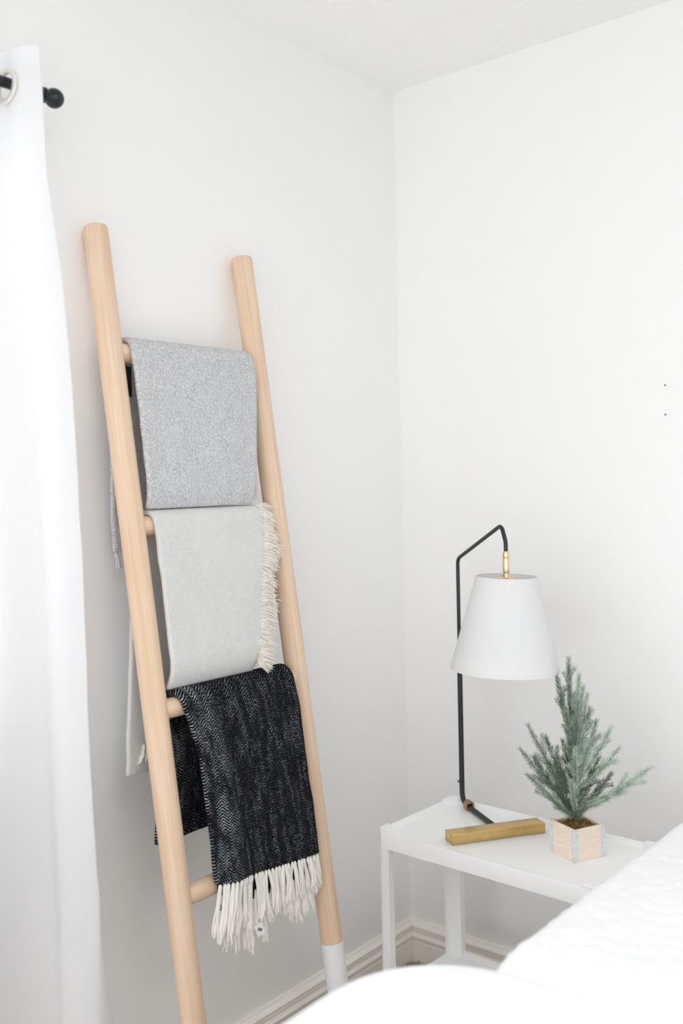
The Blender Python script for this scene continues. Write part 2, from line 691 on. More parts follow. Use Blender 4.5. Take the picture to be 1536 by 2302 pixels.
# ------------------------------------------------------------------ ladder
K, X0 = 0.147, 0.302                       # ladder plane: x + K z = X0
ADIR = Vector((-K, 0, 1)).normalized()     # up the rails
YL, YR = -1.0403, -0.6363
RAIL_R, RUNG_R = 0.0243, 0.0195
TILT = -math.atan(K)
ladder = empty('blanket_ladder', (X0, (YL + YR) / 2, 0), 'pale wooden blanket ladder with white dipped feet leaning on the wall', 'ladder')
LEN = 1.878 / ADIR.z
DIP = 0.356 / ADIR.z
for yy in (YL, YR):
    DIP = (0.340 if yy == YL else 0.356) / ADIR.z
    prof = [(0, LEN + 0.002), (RAIL_R * 0.55, LEN + 0.0015), (RAIL_R * 0.85, LEN - 0.0005), (RAIL_R * 0.97, LEN - 0.004), (RAIL_R, LEN - 0.009),
            (RAIL_R * 1.01, LEN * 0.7), (RAIL_R * 1.0, LEN * 0.4), (RAIL_R * 0.985, DIP), (0, DIP)]
    bm = bmesh.new()
    lathe(bm, prof, sides=40)
    rail = link('rail', bm, M_WOOD, ladder, loc=(0, yy - ladder.location.y, 0.0036), rot=(0, TILT, 0), world=False)
    smooth_by_angle(rail, 50)
    bm = bmesh.new()
    lathe(bm, [(0, 0), (RAIL_R * 0.96, 0), (RAIL_R * 0.99, 0.003), (RAIL_R * 1.0, DIP - 0.0006), (RAIL_R * 0.9, DIP), (0, DIP)], sides=40)
    d = link('painted_foot', bm, M_PAINT, rail, world=False)
    smooth_by_angle(d, 50)
    d['label'] = 'white painted foot of the rail'
RUNGS = [1.631, 1.289, 0.935, 0.5835]


def lx(z, off=0.0):
    return X0 - K * z + off * 1.0107


for zr in RUNGS:
    bm = bmesh.new()
    L_ = YR - YL - 0.030
    lathe(bm, [(0, 0), (RUNG_R * 0.9, 0), (RUNG_R, 0.012), (RUNG_R, L_ - 0.012), (RUNG_R * 0.9, L_), (0, L_)], sides=32)
    o = link('rung', bm, M_WOOD, ladder, loc=(lx(zr) - X0, YL + 0.015 - ladder.location.y, zr), rot=(-H, 0, 0), world=False)
    smooth_by_angle(o, 50)

# ------------------------------------------------------------------ blankets


def blanket_mesh(zr, th, zf0, zf1, zb, fl, fr, bl, br, wob, seed, nu=44, fold=None, offx=0.0):
    """Cloth over the rung at zr. Centre surface; Solidify gives the thickness.
    fl, fr, bl, br: tables z -> y of the left/right edges, front and back."""
    R = RUNG_R + th / 2 + 0.0012
    xr = lx(zr)
    bm = bmesh.new()
    uvl = bm.loops.layers.uv.new('UVMap')
    cols = []
    W = abs(fr[0][1] - fl[0][1])
    nf, na, nb = 46, 14, 46
    a0 = math.atan(K)
    ztop_f = zr + R * math.sin(a0)
    for iu in range(nu + 1):
        u = iu / nu
        zf = zf0 + (zf1 - zf0) * u
        col = []
        s = 0.0
        prev = None
        pts = []
        for i in range(nf):
            q = i / nf
            z = zf + (ztop_f - zf) * q
            x = lx(z, R)
            y = lerp_table(fl, z) * (1 - u) + lerp_table(fr, z) * u
            pts.append((x, y, z, 'f', 1 - q))
        for i in range(na + 1):
            q = i / na
            a = a0 + (math.pi - a0) * q
            zt = zr
            yf = lerp_table(fl, ztop_f) * (1 - u) + lerp_table(fr, ztop_f) * u
            yb = lerp_table(bl, zr) * (1 - u) + lerp_table(br, zr) * u
            pts.append((xr + R * math.cos(a), yf * (1 - q) + yb * q, zr + R * math.sin(a), 'a', 0))
        for i in range(1, nb + 1):
            q = i / nb
            z = zr + (zb - zr) * q
            y = lerp_table(bl, z) * (1 - u) + lerp_table(br, z) * u
            pts.append((xr - R + 0.0 * q, y, z, 'b', q))
        for x, y, z, k, q in pts:
            if prev is not None:
                s += math.dist(prev, (x, z))
            prev = (x, z)
            amp = wob * min(1.0, q * 3.0)
            nn = noise.noise(Vector((y * 9 + seed, z * 2.2, seed * 1.7)))
            n2 = noise.noise(Vector((y * 26 + seed, z * 7, seed * 3.1)))
            d = amp * (nn + 0.35 * n2)
            if k == 'f':
                fo = fold(u, q) if fold else 0.0
                x += (abs(d) if fo >= 0 else 0.0) + fo
            elif k == 'b':
                x += d * 0.8
            ez = 0.0025 * noise.noise(Vector((z * 20, seed, u * 3)))
            col.append((bm.verts.new((x, y + (ez if u in (0.0, 1.0) else ez * 0.5), z)), u * W, s))
        cols.append(col)
    for i in range(nu):
        for j in range(len(cols[0]) - 1):
            q = (cols[i][j], cols[i + 1][j], cols[i + 1][j + 1], cols[i][j + 1])
            f = bm.faces.new([t[0] for t in q])
            for lp, t in zip(f.loops, q):
                lp[uvl].uv = (t[1], t[2])
    return bm


def finish_cloth(name, bm, m, parent, th):
    o = link(name, bm, m, parent, smooth=True)
    sd = o.modifiers.new('thickness', 'SOLIDIFY')
    sd.thickness = th
    sd.offset = 0
    ss = o.modifiers.new('smooth', 'SUBSURF')
    ss.levels = ss.render_levels = 1
    return o


def strand(bm, p, d, length, r, rn, curl=0.25, grav=0.4, seg=5, sides=4):
    pts = [Vector(p)]
    d = Vector(d).normalized()
    st = length / seg
    bend = Vector((rn.uniform(-1, 1), rn.uniform(-1, 1), 0)) * curl
    for k in range(seg):
        d = (d + Vector((0, 0, -grav)) + bend * (0.5 if k % 2 else -0.2) + Vector((rn.uniform(-1, 1), rn.uniform(-1, 1), 0)) * curl * 0.35).normalized()
        pts.append(pts[-1] + d * st)
    tube(bm, pts, [r] * seg + [r * 0.6], sides, cap=False)


def tassel(parent, p, length, rn, lean=(0, 0), m=None, width=0.015, n=13, name='tassel', r=0.0020):
    """A loose bundle of yarns gathered at the top."""
    bm = bmesh.new()
    p = Vector(p)
    k_ = r / 0.0020
    tube(bm, [p + Vector((0, 0, 0.005)), p + Vector((0, 0, 0.000)), p + Vector((lean[0] * .005, lean[1] * .005, -0.006)),
              p + Vector((lean[0] * .012, lean[1] * .012, -0.012))],
         [0.0020 * k_, 0.0038 * k_, 0.0036 * k_, 0.0020 * k_], 8)
    b1, b2 = rn.uniform(-.004, .004), rn.uniform(-.005, .005)
    for k in range(n):
        a, q = rn.uniform(0, 6.283), math.sqrt(rn.random())
        sx, sy = 0.55 * q * math.cos(a), q * math.sin(a)
        L = length * rn.uniform(0.80, 1.0)
        wv, ph, ph2 = rn.uniform(0.0008, 0.0030), rn.uniform(0, 6), rn.uniform(0, 6)
        pts = []
        for j in range(9):
            t = j / 8
            sp = 0.0032 * k_ + (width * 0.55 - 0.0032 * k_) * t ** 1.4
            bow = math.sin(t * math.pi)
            pts.append(p + Vector((sx * sp + lean[0] * L * t + wv * t * math.sin(ph + t * 7) + b1 * bow,
                                   sy * sp + lean[1] * L * t + wv * t * math.cos(ph2 + t * 8) + b2 * bow, 0.001 - L * t)))
        tube(bm, pts, [r * 0.8] + [r] * 7 + [r * 0.55], 5, cap=False)
    return link(name, bm, m or M_FRINGE, parent, smooth=True)


# grey wool blanket on the top rung
zr = RUNGS[0]
gb = empty('throw_blanket', (lx(zr), -0.85, zr + RUNG_R), 'light grey speckled wool blanket folded over the top rung', 'blanket', 'blankets on the ladder')
bm = blanket_mesh(zr, 0.012, 1.3225, 1.3225, 1.235,
                  [(1.30, -1.013), (1.68, -1.009)], [(1.30, -0.724), (1.40, -0.708), (1.50, -0.690), (1.60, -0.672), (1.68, -0.668)],
                  [(1.20, -1.026), (1.30, -1.032), (1.50, -1.022), (1.62, -1.010), (1.7, -1.009)], [(1.2, -0.70), (1.7, -0.672)],
                  0.004, 2.0, fold=lambda u, q: -0.015 * max(0.0, (q - 0.86) / 0.14) ** 2)
finish_cloth('cloth', bm, M_WOOL, gb, 0.012)
rn = random.Random(5)
for i in range(14):
    y = -1.022 + i * 0.024
    tassel(gb, (lx(zr) - 0.0265, y, 1.233), rn.uniform(0.03, 0.042), rn, (0.0, 0.12), M_GREYYARN, 0.009, 7, 'yarn_end', 0.0017)
# blanket stitch along the right-hand edge
bm = bmesh.new()
for i in range(57):
    z = 1.336 + i * 0.005
    y = lerp_table([(1.30, -0.724), (1.40, -0.708), (1.50, -0.690), (1.60, -0.672), (1.68, -0.668)], z)
    x = lx(z, RUNG_R + 0.0075)
    tube(bm, [(x + 0.0058, y - 0.005, z), (x + 0.0052, y - 0.0002, z - 0.0005), (x, y + 0.0016, z - 0.001), (x - 0.005, y - 0.0006, z - 0.001)], 0.0011, 5, cap=False)
o = link('edge_stitching', bm, M_GREYYARN, gb)
o['kind'] = 'stuff'
# labels sewn on
bm = bmesh.new()
box(bm, (-0.0006, -0.017, -0.030), (0.0006, 0.017, 0.030), 0.0004, 1)
o = link('brand_label', bm, M_INK, gb, loc=(lx(zr) - 0.0185, -0.993, 1.578), rot=(0, 0, 0))
o['label'] = 'black woven label'
bm = bmesh.new()
box(bm, (-0.0004, -0.018, -0.018), (0.0004, 0.018, 0.018))
o = link('care_tag', bm, M_TAG, gb, loc=(lx(zr) - 0.026, -1.0165, 1.519), rot=(math.radians(45), 0, 0))
o['label'] = 'white paper care tag'

# cream linen throw on the second rung
zr = RUNGS[1]
cb = empty('throw_blanket', (lx(zr), -0.87, zr + RUNG_R), 'cream linen throw with a ragged side fringe on the second rung', 'blanket', 'blankets on the ladder')
CFR = [(0.95, -0.782), (1.05, -0.760), (1.15, -0.735), (1.22, -0.715), (1.30, -0.705)]
bm = blanket_mesh(zr, 0.011, 0.972, 0.971, 0.797,
                  [(0.95, -1.010), (1.3, -1.006)], CFR,
                  [(0.79, -1.053), (0.84, -1.050), (1.10, -1.029), (1.22, -1.012), (1.32, -1.007)], [(0.79, -0.80), (1.32, -0.72)],
                  0.004, 11.0, fold=lambda u, q: -0.024 * max(0.0, (q - 0.84) / 0.16) ** 2)
finish_cloth('cloth', bm, M_LINEN, cb, 0.011)
bm = bmesh.new()
rn = random.Random(11)
R = RUNG_R + 0.0065
path = []
for i in range(300):
    z = 0.985 + (zr - 0.985) * i / 299
    path.append((lx(z, R) + 0.004, lerp_table(CFR, z), z))
for i in range(70):
    a = math.atan(K) + (math.pi * 0.62) * i / 69
    path.append((lx(zr) + (R + .004) * math.cos(a), -0.705, zr + (R + .004) * math.sin(a)))
tuft = 0
for i, (x, y, z) in enumerate(path):
    g = noise.noise(Vector((i * 0.11, 3.3, 0)))
    for k in range(5):
        L = 0.043 * (1.0 + 0.30 * g) * rn.uniform(0.72, 1.08) + (0.014 if 232 < i < 246 else 0)
        dz = rn.uniform(-0.35, 0.15) + 0.5 * g
        strand(bm, (x + rn.uniform(-.004, .003), y - rn.uniform(0.0, 0.010), z), (rn.uniform(-.10, .22), 1, dz), L, 0.00085, rn, 0.22, 0.12)
o = link('fringe', bm, M_FRINGE2, cb, smooth=True)
o['kind'] = 'stuff'
o['label'] = 'ragged ivory yarn fringe along the side'
for i in range(3):
    tassel(cb, (lx(zr) - 0.019, -1.012 + i * 0.011, 0.850), 0.034, rn, (0.03, 0.15 * i - 0.3), M_FRINGE2, 0.016, 9, 'fringe_tuft')

# black herringbone blanket on the third rung
zr = RUNGS[2]
bb = empty('throw_blanket', (lx(zr), -0.83, zr + RUNG_R), 'black and white herringbone blanket with long cream tassels on the third rung', 'blanket', 'blankets on the ladder')
BFL = [(0.55, -0.972), (0.70, -0.968), (0.84, -0.970), (0.90, -0.982), (0.95, -0.996)]
BFR = [(0.55, -0.672), (0.75, -0.675), (0.90, -0.674), (0.95, -0.680)]
TH3 = 0.016


def fold3(u, q):
    return 0.011 * math.exp(-((u - 0.16) / 0.10) ** 2) * min(1, q * 2.5)


bm = blanket_mesh(zr, TH3, 0.594, 0.566, 0.664, BFL, BFR,
                  [(0.65, -1.028), (0.72, -1.020), (0.85, -1.008), (0.96, -1.002)], [(0.65, -0.70), (0.96, -0.682)],
                  0.005, 23.0, fold=fold3)
finish_cloth('cloth', bm, M_HERR, bb, TH3)
rn = random.Random(21)
NT = 30
for i in range(NT):
    u = (i + 0.5) / NT
    y = -0.968 + u * (0.968 - 0.677)
    zz = 0.594 + (0.566 - 0.594) * u - 0.004
    L = lerp_table([(0, 0.100), (0.3, 0.108), (0.6, 0.090), (0.85, 0.080), (1.0, 0.072)], u) * rn.uniform(0.88, 1.12)
    lean = lerp_table([(0, -0.36), (0.15, -0.14), (0.5, 0.0), (0.8, 0.05), (1, 0.18)], u) + rn.uniform(-.16, .16)
    tassel(bb, (lx(zz, RUNG_R + 0.010) + fold3(u, 1) + 0.003, y + rn.uniform(-.002, .002), zz), L, rn, (rn.uniform(0.0, .08), lean))
# second layer of the folded end hangs lower behind the first
for i, (y, zz, L) in enumerate([(-0.955, 0.565, .095), (-0.935, 0.56, .105), (-0.918, 0.555, .118), (-0.900, 0.55, .112), (-0.881, 0.55, .125), (-0.862, 0.545, .095),
                                (-0.842, 0.545, .110), (-0.815, 0.54, .075), (-0.790, 0.535, .070), (-0.772, 0.53, .082), (-0.755, 0.53, .092), (-0.738, 0.525, .088),
                                (-0.722, 0.52, .075), (-0.706, 0.52, .083)]):
    tassel(bb, (lx(zz, RUNG_R + 0.004), y, zz), L, rn, (0.05, rn.uniform(-.15, .15)), n=14, width=0.018)
# dark inner layer seen between the tassels
bm = bmesh.new()
vs = []
ny = 24
for j in range(3):
    z = 0.600 - j * 0.030
    vs.append([bm.verts.new((lx(z, RUNG_R + 0.0035), -0.958 + 0.262 * i / ny, z - 0.02 * (i / ny) + (0.002 * math.sin(i * 1.9) if j == 2 else 0))) for i in range(ny + 1)])
uvl = bm.loops.layers.uv.new('UVMap')
for j in range(2):
    for i in range(ny):
        f = bm.faces.new((vs[j][i], vs[j][i + 1], vs[j + 1][i + 1], vs[j + 1][i]))
        for lp in f.loops:
            lp[uvl].uv = (lp.vert.co.y + 1.0, lp.vert.co.z)
o = link('inner_layer', bm, M_HERR, bb, smooth=True)
sd = o.modifiers.new('thickness', 'SOLIDIFY')
sd.thickness = 0.004
bm = bmesh.new()
box(bm, (-0.0004, -0.009, -0.012), (0.0004, 0.009, 0.012))
tg = link('care_tag', bm, M_TAG, bb, loc=(lx(.475, RUNG_R + 0.014), -0.874, 0.478), rot=(math.radians(18), 0, math.radians(-20)))
tg['label'] = 'small white care tag with dark print'
bm = bmesh.new()
for k in range(5):
    box(bm, (0.0004, -0.005 + k * 0.0021, -0.003), (0.0007, -0.0037 + k * 0.0021, 0.003))
link('print', bm, M_INK, tg, loc=(0, 0, 0), rot=(math.radians(-40), 0, 0), world=False)

# ------------------------------------------------------------------ side table
TROT = -0.03
TFL = Vector((0.268, -0.490, 0))
TU = Vector((math.cos(TROT), math.sin(TROT), 0))
TV = Vector((-math.sin(TROT), math.cos(TROT), 0))
TW, TD = 0.545, 0.298
tbl = empty('side_table', TFL + TU * TW / 2 + TV * TD / 2, 'white metal tray-top side table with a lower shelf in the room corner', 'table')
TM = Matrix.Translation(TFL) @ Matrix.Rotation(TROT, 4, 'Z')


def tlink(name, bm, m, parent=tbl, ang=40):
    bmesh.ops.transform(bm, matrix=TM, verts=bm.verts)
    o = link(name, bm, m, parent)
    smooth_by_angle(o, ang)
    return o


LEG = [(0, .040), (0, .014), (.0011, .0087), (.0041, .0041), (.0087, .0011), (.014, 0), (.032, 0), (.032, .018), (.010, .040)]
for sx in (0, 1):
    for sy in (0, 1):
        bm = bmesh.new()
        poly = [(TW - x if sx else x, TD - y if sy else y) for x, y in LEG]
        prism(bm, poly, 0.0, 0.574)
        es = [e for e in bm.edges if all(v.co.z > 0.57 for v in e.verts)]
        bmesh.ops.bevel(bm, geom=es, offset=0.003, segments=2, affect='EDGES')
        tlink('leg', bm, M_WHITE)
TOPZ, SHZ = 0.560, 0.176


def tray(z, nm):
    # flat panel
    bm = bmesh.new()
    box(bm, (0.016, 0.016, z - 0.004), (TW - 0.016, TD - 0.016, z), 0.0015, 1)
    tlink(nm, bm, M_TRAY)
    # four edge profiles: flat outside, sloping inner lip
    prof = [(-0.001, z - 0.030), (-0.001, z + 0.006), (0.0, z + 0.0072), (0.004, z + 0.0072), (0.017, z - 0.0005), (0.017, z - 0.006), (0.004, z - 0.0065), (0.004, z - 0.030)]
    for k in range(4):
        bm = bmesh.new()
        ln = TW if k in (0, 2) else TD
        a, b = [], []
        for d, h in prof:
            for lst, t in ((a, 0.0135), (b, ln - 0.0135)):
                p = {0: (t, d), 2: (t, TD - d), 1: (d, t), 3: (TW - d, t)}[k]
                lst.append(bm.verts.new((p[0], p[1], h)))
        n = len(prof)
        for i in range(n):
            bm.faces.new((a[i], a[(i + 1) % n], b[(i + 1) % n], b[i]))
        bm.faces.new(a[::-1])
        bm.faces.new(b)
        tlink('edge_rail', bm, M_WHITE)


tray(TOPZ, 'tabletop')
tray(SHZ, 'lower_shelf')

# ------------------------------------------------------------------ lamp
LB = Vector((0.32, -0.212, 0))
LD = Vector((0.83, -0.557, 0)).normalized()
LE = Vector((0.557, 0.83, 0)).normalized()
lamp = empty('table_lamp', LB + LD * 0.2 + Vector((0, 0, TOPZ)), 'black and brass table lamp with a white cone shade on the side table', 'lamp')


def lp(s, z, e=0.0):
    return LB + LD * s + LE * e + Vector((0, 0, z))


# brass foot bar
bm = bmesh.new()
box(bm, (-0.114, -0.0205, 0), (0.114, 0.0205, 0.0225), 0.0012, 2)
bar_c = LB + LD * 0.2215 + LE * (-0.015)
o = link('base_bar', bm, M_BRASS, lamp, loc=(bar_c.x, bar_c.y, TOPZ + 0.0002), rot=(0, 0, math.atan2(LE.y, LE.x)))
smooth_by_angle(o, 30)
RF = 0.0064
bm = bmesh.new()
tube(bm, bend_pts([lp(0.203, TOPZ + 0.0085), lp(0.0, TOPZ + 0.0085), lp(0.0, 0.955)], [0.030], 10), RF, 16)
o = link('lower_stem', bm, M_BLACKMETAL, lamp)
smooth_by_angle(o, 40)
bm = bmesh.new()
tube(bm, bend_pts([lp(0.0, 0.95), lp(0.0, 1.170), lp(0.247, 1.262), lp(0.268, 1.226), lp(0.268, 1.198)], [0.022, 0.018, 0.03], 10), 0.0046, 14)
o = link('upper_arm', bm, M_BLACKMETAL, lamp)
smooth_by_angle(o, 40)
# hexagonal brass collar on the foot tube
bm = bmesh.new()
rot = Matrix((LE, Vector((0, 0, 1)), LD)).transposed().to_4x4()
ring = []
pts = []
for z in (-0.0085, 0.0085):
    outer = [bm.verts.new((0.0128 * math.cos(math.pi / 6 + k * math.pi / 3), 0.0128 * math.sin(math.pi / 6 + k * math.pi / 3), z)) for k in range(6)]
    inner = [bm.verts.new((0.0075 * math.cos(math.pi / 6 + k * math.pi / 3), 0.0075 * math.sin(math.pi / 6 + k * math.pi / 3), z)) for k in range(6)]
    pts.append((outer, inner))
for k in range(6):
    k2 = (k + 1) % 6
    (o0, i0), (o1, i1) = pts
    bm.faces.new((o0[k], o0[k2], o1[k2], o1[k]))
    bm.faces.new((i0[k2], i0[k], i1[k], i1[k2]))
    bm.faces.new((o0[k2], o0[k], i0[k], i0[k2]))
    bm.faces.new((o1[k], o1[k2], i1[k2], i1[k]))
rot.translation = lp(0.040, TOPZ + 0.0128)
bmesh.ops.transform(bm, matrix=rot, verts=bm.verts)
bmesh.ops.bevel(bm, geom=list(bm.edges), offset=0.0006, segments=1, affect='EDGES')
link('collar_nut', bm, M_NUT, lamp)
bm = bmesh.new()
tube(bm, [lp(-0.004, 0.618, -0.003), lp(-0.0085, 0.618, -0.0065), lp(-0.0095, 0.618, -0.0072)], [0.0022, 0.0026, 0.0012], 10)
link('switch_knob', bm, M_BLACKMETAL, lamp, smooth=True)
# brass coupling
hd = lp(0.268, 0)
bm = bmesh.new()
lathe(bm, [(0.0045, 1.206), (0.0052, 1.2055), (0.0060, 1.203), (0.0074, 1.2005), (0.0074, 1.191), (0.0070, 1.1905), (0.0070, 1.190), (0.0074, 1.1895), (0.0074, 1.1600),
           (0.0066, 1.1575), (0.0046, 1.1572), (0.0046, 1.152), (0.0050, 1.1515), (0.0050, 1.148), (0, 1.148)], Matrix.Translation(hd), 32)
o = link('coupling', bm, M_BRASSLIGHT, lamp)
smooth_by_angle(o, 40)
# shade group tilts slightly
hv = Vector((hd.x, hd.y, 1.15))
view = (hv - CAM)
view.z = 0
SH = Matrix.Translation(hv) @ Matrix.Rotation(0.036, 4, view.normalized())
bm = bmesh.new()
lathe(bm, [(0, -0.003), (0.0195, -0.003), (0.0208, -0.0042), (0.0208, -0.0105), (0.0198, -0.0115), (0, -0.0115)], SH, 40)
o = link('shade_cap', bm, M_BRASSLIGHT, lamp)
smooth_by_angle(o, 40)
HT = 0.203
bm = bmesh.new()
lathe(bm, [(0.0663, 0.0), (0.1190, -HT), (0.1178, -HT), (0.0651, 0.0)], SH, 72, close=True)
shade = link('shade', bm, M_SHADE, lamp)
smooth_by_angle(shade, 50)
shade['label'] = 'white tapered fabric shade'
bm = bmesh.new()
lathe(bm, [(0.0650, -0.001), (0.1176, -HT + 0.001), (0.1170, -HT + 0.001), (0.0644, -0.001)], SH, 72, close=True)
o = link('lining', bm, M_SHADEIN, shade)
smooth_by_angle(o, 50)
for rr, zz in ((0.0661, 0.0), (0.1192, -HT)):
    bm = bmesh.new()
    prof = []
    sgn = 1 if zz == 0 else -1
    dr = (0.1190 - 0.0663) / HT
    h = 0.0075
    prof = [(rr + 0.0006, zz + 0.0006 * sgn), (rr + 0.0004 + dr * h * sgn, zz - h * sgn), (rr - 0.0017 + dr * h * sgn, zz - h * sgn), (rr - 0.0021, zz + 0.0006 * sgn)]
    lathe(bm, prof, SH, 72, close=True)
    o = link('trim', bm, M_SHADE, shade)
    smooth_by_angle(o, 60)
for k in range(3):
    a = 2.2 + k * 2.094
    bm = bmesh.new()
    tube(bm, [SH @ Vector((0.019 * math.cos(a), 0.019 * math.sin(a), -0.0095)), SH @ Vector((0.05 * math.cos(a), 0.05 * math.sin(a), -0.012)),
              SH @ Vector((0.0655 * math.cos(a), 0.0655 * math.sin(a), -0.003))], 0.0012, 8)
    link('spoke', bm, M_BRASSLIGHT, shade, smooth=True)
bm = bmesh.new()
lathe(bm, [(0, -0.011), (0.016, -0.012), (0.017, -0.05), (0.015, -0.055), (0, -0.055)], SH, 24)
link('socket', bm, M_BRASSLIGHT, lamp, smooth=True)
bm = bmesh.new()
lathe(bm, [(0.0, -0.056), (0.013, -0.057), (0.014, -0.07), (0.024, -0.09), (0.029, -0.110), (0.026, -0.128), (0.015, -0.138), (0, -0.141)], SH, 28)
link('bulb', bm, M_PAINT, lamp, smooth=True)

# ------------------------------------------------------------------ little potted tree
PC = Vector((0.689, -0.3335, TOPZ + 0.0002))
PR = math.radians(65.9)                    # direction of the face on the right
PS, PH = 0.080, 0.068
tree = empty('potted_tree', PC, 'small frosted artificial pine tree in a square wooden pot', 'plant')
PM = Matrix.Translation(PC) @ Matrix.Rotation(PR, 4, 'Z')


def plink(name, bm, m, parent=tree, sm=False):
    bmesh.ops.transform(bm, matrix=PM, verts=bm.verts)
    return link(name, bm, m, parent, smooth=sm)


h2, t = PS / 2, 0.006
bm = bmesh.new()
box(bm, (-h2 + t, -h2 + t, 0.0), (h2 - t, h2 - t, 0.006))
pot = plink('pot_base', bm, M_CRATE)
pot['label'] = 'bottom board of the wooden pot'
for k in range(4):
    bm = bmesh.new()
    box(bm, (-h2 + 0.0004, -h2, 0.0), (h2 - t - 0.0004, -h2 + t, PH), 0.0006, 1)
    o = link('panel', bm, M_CRATE, tree, loc=PC, rot=(0, 0, PR + k * H), world=False)
    o.location = (0, 0, 0)
    bm = bmesh.new()
    s = 0.0006
    wl = 0.0098
    prism(bm, [(-h2 - s, -h2 - s), (-h2 + wl, -h2 - s), (-h2 + wl, -h2 - 0.0001), (-h2 - 0.0001, -h2 - 0.0001), (-h2 - 0.0001, -h2 + wl), (-h2 - s, -h2 + wl)], 0.001, PH + 0.0004)
    o = link('corner_strip', bm, M_ZINC, tree, rot=(0, 0, PR + k * H), world=False)
    o['label'] = 'galvanised metal corner strip'
# moss
bm = bmesh.new()
g = 26
rows = []
for i in range(g + 1):
    row = []
    for j in range(g + 1):
        x = (-h2 + t) + (PS - 2 * t) * i / g
        y = (-h2 + t) + (PS - 2 * t) * j / g
        d = math.hypot(x, y)
        z = PH - 0.010 + 0.009 * max(0, 1 - d / 0.035) + 0.006 * noise.noise(Vector((x * 160, y * 160, 1))) + 0.003 * noise.noise(Vector((x * 420, y * 420, 5)))
        row.append(bm.verts.new((x, y, z)))
    rows.append(row)
for i in range(g):
    for j in range(g):
        bm.faces.new((rows[i][j], rows[i + 1][j], rows[i + 1][j + 1], rows[i][j + 1]))
rn = random.Random(8)
for i in range(420):
    x, y = rn.uniform(-.031, .031), rn.uniform(-.031, .031)
    p = Vector((x, y, PH - 0.010 + 0.009 * max(0, 1 - math.hypot(x, y) / 0.035)))
    q = p + Vector((rn.uniform(-.005, .005), rn.uniform(-.005, .005), rn.uniform(.001, .009)))
    r = p + Vector((rn.uniform(-.009, .009), rn.uniform(-.009, .009), rn.uniform(-.001, .007)))
    tube(bm, [p, q, r], [0.0005, 0.0006, 0.0003], 3, cap=False)
o = plink('moss', bm, M_MOSS)
o['kind'] = 'stuff'


def at(px, py, depth):
    """World point that lies at the given depth in front of the photo's viewpoint."""
    return CAM + (fwd + r2 * ((px - 768) / 2238.0) - u2 * ((py - 1151) / 2238.0)) * depth


D0 = (PC - CAM).dot(fwd)
trunk_c = [PC + Vector((0, 0, PH - 0.012)), at(1297, 1825, D0), at(1293, 1740, D0), at(1285, 1640, D0), at(1281, 1560, D0), at(1279, 1500, D0)]
tp = curve_pts(trunk_c, 8)
bm = bmesh.new()
tube(bm, tp, [0.0048 * (1 - 0.8 * i / (len(tp) - 1)) + 0.0004 for i in range(len(tp))], 8)
link('trunk', bm, M_TRUNK, tree, smooth=True)


def trunk_at(py):
    best = min(range(len(tp)), key=lambda i: abs(-(tp[i] - CAM).dot(u2) / (tp[i] - CAM).dot(fwd) * 2238 + 1151 - py))
    return tp[best]


def needles(bm, pts, r0, length, rn, dens=1.0, flat=0.0, start=0.0):
    """Needles round a twig, pointing forward along it."""
    n = len(pts)
    total = sum((pts[i + 1] - pts[i]).length for i in range(n - 1))
    cnt = int(total / 0.00050 * dens)
    phi = rn.uniform(0, 6.28)
    for i in range(cnt):
        t = start + (1 - start) * (i + rn.random()) / cnt
        f = t * (n - 1)
        k = min(int(f), n - 2)
        p = pts[k].lerp(pts[k + 1], f - k)
        d = (pts[k + 1] - pts[k]).normalized()
        a = d.cross(Vector((0, 0, 1)))
        if a.length < 1e-3:
            a = d.cross(Vector((1, 0, 0)))
        a.normalize()
        b = d.cross(a)
        phi += 2.39996 + rn.uniform(-.4, .4)
        out = a * math.cos(phi) + b * math.sin(phi)
        ang = rn.uniform(0.55, 0.95) * (1 - 0.35 * max(0, t - 0.85) / 0.15)
        nd = (d * math.cos(ang) + out * math.sin(ang)).normalized()
        L = length * rn.uniform(0.75, 1.15) * (1.0 if t < 0.88 else 0.85)
        sd = nd.cross(out if abs(nd.dot(out)) < 0.98 else a).normalized()
        th = nd.cross(sd)
        wd = 0.00064
        mid = p + nd * L * 0.45 + d * L * 0.02
        tip = p + nd * L + d * L * 0.10
        v0 = bm.verts.new(p + out * 0.0006)
        m1 = bm.verts.new(mid + sd * wd)
        m2 = bm.verts.new(mid - sd * wd * 0.5 + th * wd * 0.8)
        m3 = bm.verts.new(mid - sd * wd * 0.5 - th * wd * 0.8)
        tv = bm.verts.new(tip)
        for x, y in ((m1, m2), (m2, m3), (m3, m1)):
            bm.faces.new((v0, x, y))
            bm.faces.new((tv, y, x))


